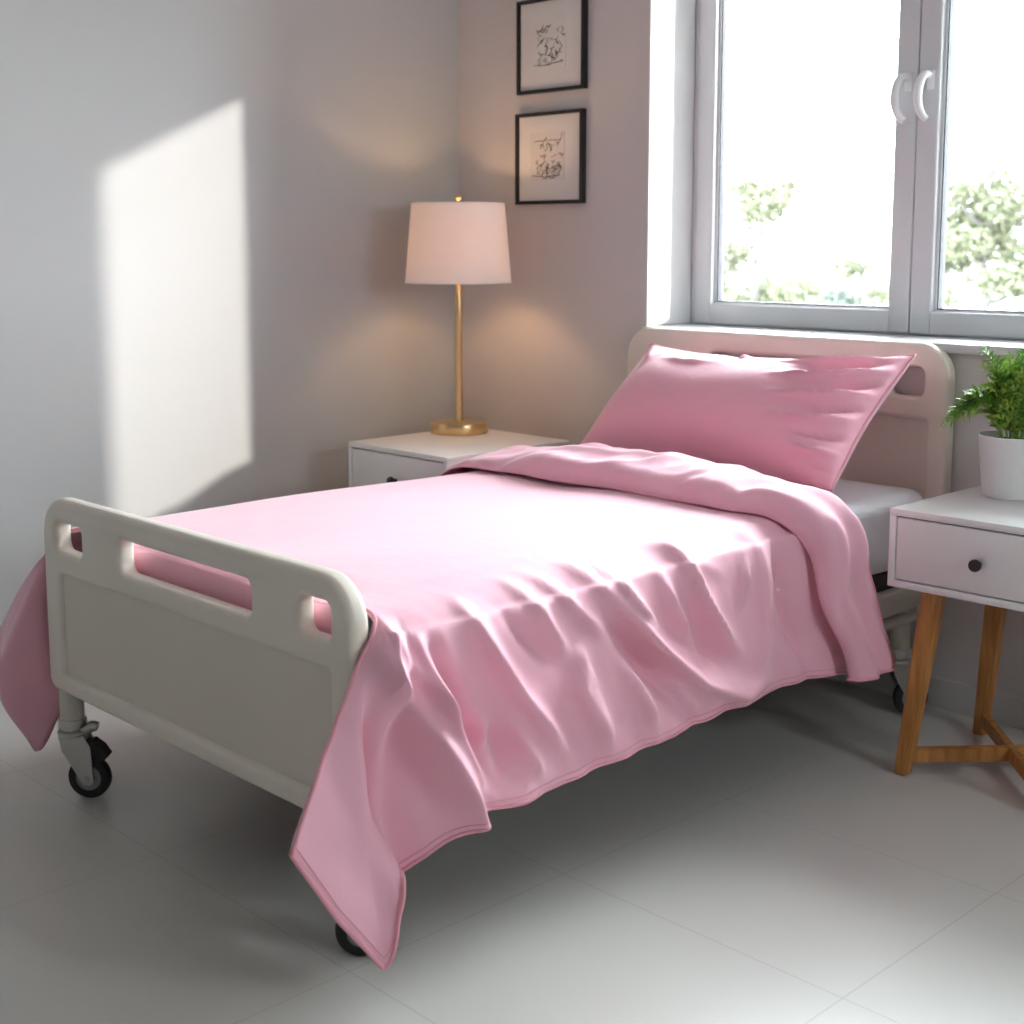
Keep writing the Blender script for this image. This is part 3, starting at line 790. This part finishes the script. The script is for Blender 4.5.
pl = bpy.data.lights.new('bulb_light', 'POINT'); pl.energy = 19; pl.color = (1, .60, .32); pl.shadow_soft_size = .028
po = bpy.data.objects.new('bulb_light', pl); COL.objects.link(po); po.location = (LX, LY, 1.206)

# ------------------------------------------------------------------ picture frames
def picture(x0, x1, z0, z1, label, seed):
    yb = YB-.0005; d = .022; y0 = yb-d; w = .011
    root = tag(empty('picture_frame', ((x0+x1)/2, yb, z0)), label, 'picture frame', None)
    bm = bmesh.new()
    for b in ((x0, x0+w, y0, yb, z0, z1), (x1-w, x1, y0, yb, z0, z1), (x0+w, x1-w, y0, yb, z0, z0+w), (x0+w, x1-w, y0, yb, z1-w, z1)): box(bm, *b, bev=.0012, seg=2)
    link_mesh('frame', bm, 'frame_black', root, True, 30)
    bm = bmesh.new(); box(bm, x0+w-.001, x1-w+.001, y0+.010, yb, z0+w-.001, z1-w+.001); mt = link_mesh('mat_board', bm, 'paper', root, False)
    ix0, ix1 = x0+.062, x1-.082; iz0, iz1 = z0+.075, z1-.062
    bm = bmesh.new(); box(bm, ix0, ix1, y0+.0085, y0+.0098, iz0, iz1); link_mesh('print', bm, 'cream_paper' if seed == 2 else 'paper', root, False)
    rnd = random.Random(seed); bm = bmesh.new(); yy = y0+.0080
    def stroke(pts, r=.0008):
        tube(bm, [(x, yy, z) for x, z in pts], r, 5)
    W, H = ix1-ix0, iz1-iz0
    for k in range(36):
        cx = ix0+W*rnd.uniform(.15, .9); cz = iz0+H*(.08+.74*rnd.random()**1.2); n = rnd.randint(3, 6)
        pts = [(cx, cz)]
        for _ in range(n):
            lx, lz = pts[-1]; nx = lx+rnd.uniform(-.011, .012); nz = lz+rnd.uniform(-.011, .010)
            pts.append((min(ix1-.004, max(ix0+.004, nx)), min(iz1-.01, max(iz0+.005, nz))))
        stroke(pts, rnd.choice((.0005, .0007, .0010)))
    if seed == 2:
        stroke([(ix0+.02, iz1-.028), (ix0+W*.6, iz1-.026), (ix1-.014, iz1-.027)], .0009)
        stroke([(ix1-.018, iz1-.030), (ix1-.012, iz1-.018), (ix1-.010, iz1-.004)], .0007)
        stroke([(ix0+.008, iz0+.016), (ix0+W*.4, iz0+.010), (ix1-.02, iz0+.014)], .0011)
        stroke(cr([(ix0+.03, 0, iz0+.02), (ix0+.045, 0, iz0+.032), (ix0+.07, 0, iz0+.030), (ix0+.085, 0, iz0+.016)], 10) and [(ix0+.03+.055*t/9, iz0+.020+.012*math.sin(PI*t/9)) for t in range(10)], .0007)
    else:
        stroke([(ix0+.02+.05*t/11+.006*math.sin(t*2.1), iz1-.04+.006*math.cos(t*1.7)) for t in range(12)], .0008)
        stroke([(ix0+.012, iz0+.012), (ix0+.05, iz0+.008), (ix1-.012, iz0+.016)], .0009)
    link_mesh('ink_sketch', bm, 'ink', root, True, 0)
picture(-.476, -.184, 1.662, 1.952, 'upper black-framed ink sketch on the wall left of the window', 1)
picture(-.482, -.188, 1.315, 1.602, 'lower black-framed ink sketch on the wall, nearer the lamp shade', 2)

# ------------------------------------------------------------------ potted fern
PX, PY, PZ = 1.310, 1.742, .6075
pot = tag(empty('potted_fern', (PX, PY, PZ)), 'small green fern in a white pot on the oak-legged nightstand', 'plant')
bm = bmesh.new(); lathe(bm, [(0, 0), (.060, 0), (.0635, .004), (.0665, .03), (.0765, .136), (.0775, .142), (.0755, .1435), (.0735, .140), (.072, .125), (0, .120)], (PX, PY, PZ), 64); link_mesh('pot', bm, 'pot', pot)
bm = bmesh.new(); lathe(bm, [(0, .134), (.04, .133), (.0730, .128), (.0725, .118), (0, .118)], (PX, PY, PZ), 40); link_mesh('soil', bm, 'soil', pot)
Rv = Vector((math.cos(.7986), math.sin(.7986), 0)); Fv = Vector((-Rv.y, Rv.x, 0))
def frond(base, tip, bend, rnd, light):
    n = 26; mid = base.lerp(tip, .5)+bend
    c = cr([base, mid, tip], n); bm = bmesh.new()
    tube(bm, c, [.0018*(1-.7*i/(n-1)) for i in range(n)], 6)
    f0 = 4
    L = (tip-base).length
    for i in range(f0, n):
        t = i/(n-1); tg = (c[min(i+1, n-1)]-c[i-1]).normalized()
        sd = tg.cross(Vector((0, 0, 1)));
        if sd.length < .2: sd = tg.orthogonal()
        sd.normalize(); upv = sd.cross(tg).normalized()
        ln = (.038*math.sin(PI*min(1, (t*.85+.16)))**.7+.006)*(.8+.4*rnd.random())*min(1, L/.15)
        for s in (-1, 1, 0, -.5, .5):
            ph = rnd.uniform(-.4, .6)
            if s == 0: d = (tg*.8+upv*.7).normalized()
            elif abs(s) == .5: d = (tg*.7+sd*s*1.3+upv*(.7 if rnd.random() > .4 else -.6)).normalized()
            else: d = (tg*.75+sd*s*.9+upv*ph*.5).normalized()
            for q in range(2):
                dd = (d+Vector([rnd.uniform(-.3, .3) for _ in range(3)])).normalized(); l2 = ln*(1 if q == 0 else .6)
                wv = dd.cross(upv+Vector((rnd.uniform(-.5, .5), rnd.uniform(-.5, .5), .1))).normalized()*l2*.11
                a = c[i]; b = a+dd*l2*.55; e = a+dd*l2-Vector((0, 0, l2*.12))
                v = [bm.verts.new(a), bm.verts.new(b+wv), bm.verts.new(e), bm.verts.new(b-wv)]
                bm.faces.new(v)
    return link_mesh('frond', bm, 'leaf_light' if light else 'leaf', pot, True, 0)
rnd = random.Random(3)
spec = [(-.172, .000, .015), (-.160, -.02, .045), (-.135, .00, .075), (-.088, .01, .205), (-.085, .0, .165), (-.055, -.03, .150), (-.02, .0, .190), (-.03, .03, .150), (.01, -.04, .165), (.02, .03, .20), (.04, -.02, .14), (.06, .02, .19), (.09, 0, .16), (.11, -.02, .11), (.13, .01, .07), (0, -.07, .10), (-.05, -.07, .07), (.06, -.07, .08), (-.09, -.03, .115), (.0, .0, .17), (-.04, -.05, .12), (.03, -.05, .12), (-.01, -.02, .13), (.05, .03, .13)]
for k, (a, b, h) in enumerate(spec):
    base = Vector((PX, PY, PZ+.132))+Rv*a*.16+Fv*b*.2
    tip = Vector((PX, PY, PZ+.145))+Rv*a*1.0+Fv*b*.7+Vector((0, 0, h))
    if tip.y > 1.88: tip.y = 1.88
    frond(base, tip, Vector((0, 0, .02+abs(a)*.28))-Rv*a*.12, rnd, k % 2 == 0)

# ------------------------------------------------------------------ trees outside
def tree(x, y, ztop, zc, rad, label, leafmat, seed, nleaf=10000, lean=0):
    rnd = random.Random(seed); root = tag(empty('tree', (x, y, -3)), label, 'tree', None)
    bm = bmesh.new(); br = []
    trunk = cr([(x, y, -3), (x+.05, y, (zc-3)/2), (x-.08+lean, y, zc-.2), (x+lean, y, ztop-.3)], 20)
    tube(bm, trunk, [.13*(1-.75*i/19) for i in range(20)], 8)
    cl = [(Vector((x+lean, y, ztop-.3)), rad*.36)]
    for k in range(20):
        h = rnd.uniform(.45, .93); p0 = trunk[int(h*19)]; a = rnd.uniform(0, 2*PI); L = rad*rnd.uniform(.45, 1.1)*(1.15-.5*h)
        e = p0+Vector((math.cos(a)*L, math.sin(a)*L*.7, L*.45+rnd.uniform(-.05, .25)))
        c = cr([p0, p0.lerp(e, .5)+Vector((0, 0, -.06)), e], 8); tube(bm, c, [.045*(1-.8*i/7) for i in range(8)], 6)
        cl.append((e, rad*rnd.uniform(.32, .55)))
        cl.append((p0.lerp(e, .65)+Vector((0, 0, .1)), rad*rnd.uniform(.24, .40)))
    link_mesh('trunk', bm, 'bark', root, True, 40)
    bm = bmesh.new(); tot = sum(r*r for _, r in cl)
    for c, r in cl:
        for _ in range(int(nleaf*r*r/tot)):
            d = Vector((rnd.gauss(0, 1), rnd.gauss(0, 1), rnd.gauss(0, 1))).normalized()*r*rnd.random()**.4
            d.z *= .55; p = c+d; s = rnd.uniform(.035, .075)
            u = Vector((rnd.gauss(0, 1), rnd.gauss(0, 1), rnd.gauss(0, .6))).normalized(); w = u.orthogonal().normalized()
            w = (w*math.cos(rnd.random()*6)+u.cross(w)*math.sin(rnd.random()*6)).normalized()
            bm.faces.new([bm.verts.new(p+u*s), bm.verts.new(p+w*s*.5), bm.verts.new(p-u*s), bm.verts.new(p-w*s*.5)])
    link_mesh('foliage', bm, leafmat, root, False)
    return root
TREES = []
tree(-11.35, 18, 2.55, 1.3, 1.25, 'pale open-crowned tree seen through the left pane, leftmost of the trees', 'tree_leaf', 11, lean=.35)
tree(-12.15, 23, 1.15, .4, 1.15, 'low pale bushy tree through the left pane, right of the leftmost tree', 'tree_leaf', 12)
tree(-8.75, 17, .72, .2, .60, 'small blue-green tree low at the right edge of the left pane', 'tree_leaf_blue', 13, 5000)
tree(-9.15, 20.5, 2.3, 1.2, .75, 'slim blue-green tree mostly hidden behind the window mullion', 'tree_leaf_blue', 14, 900)
tree(-6.95, 18, 2.55, 1.2, 1.10, 'tall forked tree in the right pane, its top above the others', 'tree_leaf', 15, lean=-.05)
tree(-7.3, 22.5, 2.25, .9, 1.10, 'rounded pale tree at the right edge of the photograph through the right pane', 'tree_leaf', 16)
tree(-10.6, 27.5, .8, .2, .90, 'low blue-green tree at the bottom left of the right pane', 'tree_leaf_blue', 17, 1600)

# ------------------------------------------------------------------ light
w = bpy.data.worlds.new('overcast_bright_sky'); scene.world = w; w.use_nodes = True
bg = w.node_tree.nodes['Background']; bg.inputs[0].default_value = (.89, .965, 1.0, 1); bg.inputs[1].default_value = 14.0
sun = bpy.data.lights.new('sun', 'SUN'); sun.energy = 2.9; sun.angle = math.radians(1.5); sun.color = (1, .93, .86)
so = bpy.data.objects.new('sun', sun); COL.objects.link(so); so.location = (6, 8, 6)
so.rotation_euler = Vector((-1, -1.02, -.49)).to_track_quat('-Z', 'Y').to_euler()
def portal(name, loc, size, direc):
    l = bpy.data.lights.new(name, 'AREA'); l.shape = 'RECTANGLE'; l.size, l.size_y = size; l.cycles.is_portal = True
    o = bpy.data.objects.new(name, l); COL.objects.link(o); o.location = loc
    o.rotation_euler = Vector(direc).to_track_quat('-Z', 'Z').to_euler()
portal('portal_back', ((WX0+WX1)/2, YB+T+.02, (WZ0+WZ1)/2), (WX1-WX0+.1, WZ1-WZ0+.1), (0, -1, 0))
portal('portal_right', (XR+T+.02, (RY0+RY1)/2, (RZ0+RZ1)/2), (RY1-RY0+.1, RZ1-RZ0+.1), (-1, 0, 0))

# ------------------------------------------------------------------ camera
cd = bpy.data.cameras.new('camera'); cam = bpy.data.objects.new('camera', cd); COL.objects.link(cam); scene.camera = cam
cam.location = (2.7687, -1.2975, 1.1856)
yaw, pitch = .7986, .1361
fwd = Vector((-math.sin(yaw)*math.cos(pitch), math.cos(yaw)*math.cos(pitch), -math.sin(pitch)))
cam.rotation_euler = fwd.to_track_quat('-Z', 'Y').to_euler()
cd.sensor_width = 36; cd.lens = 36*1381.75/1024; cd.shift_y = -77.71/1024
cd.clip_start = .02; cd.clip_end = 500
cd.dof.use_dof = True; cd.dof.focus_distance = 2.8; cd.dof.aperture_fstop = 4.8

scene.view_settings.view_transform = 'Standard'; scene.view_settings.look = 'None'
scene.view_settings.gamma = 1; scene.view_settings.use_curve_mapping = False
scene.view_settings.exposure = 1.1
scene.cycles.max_bounces = 12; scene.cycles.diffuse_bounces = 8; scene.cycles.transparent_max_bounces = 16
scene.cycles.use_denoising = True; scene.cycles.sample_clamp_indirect = 6
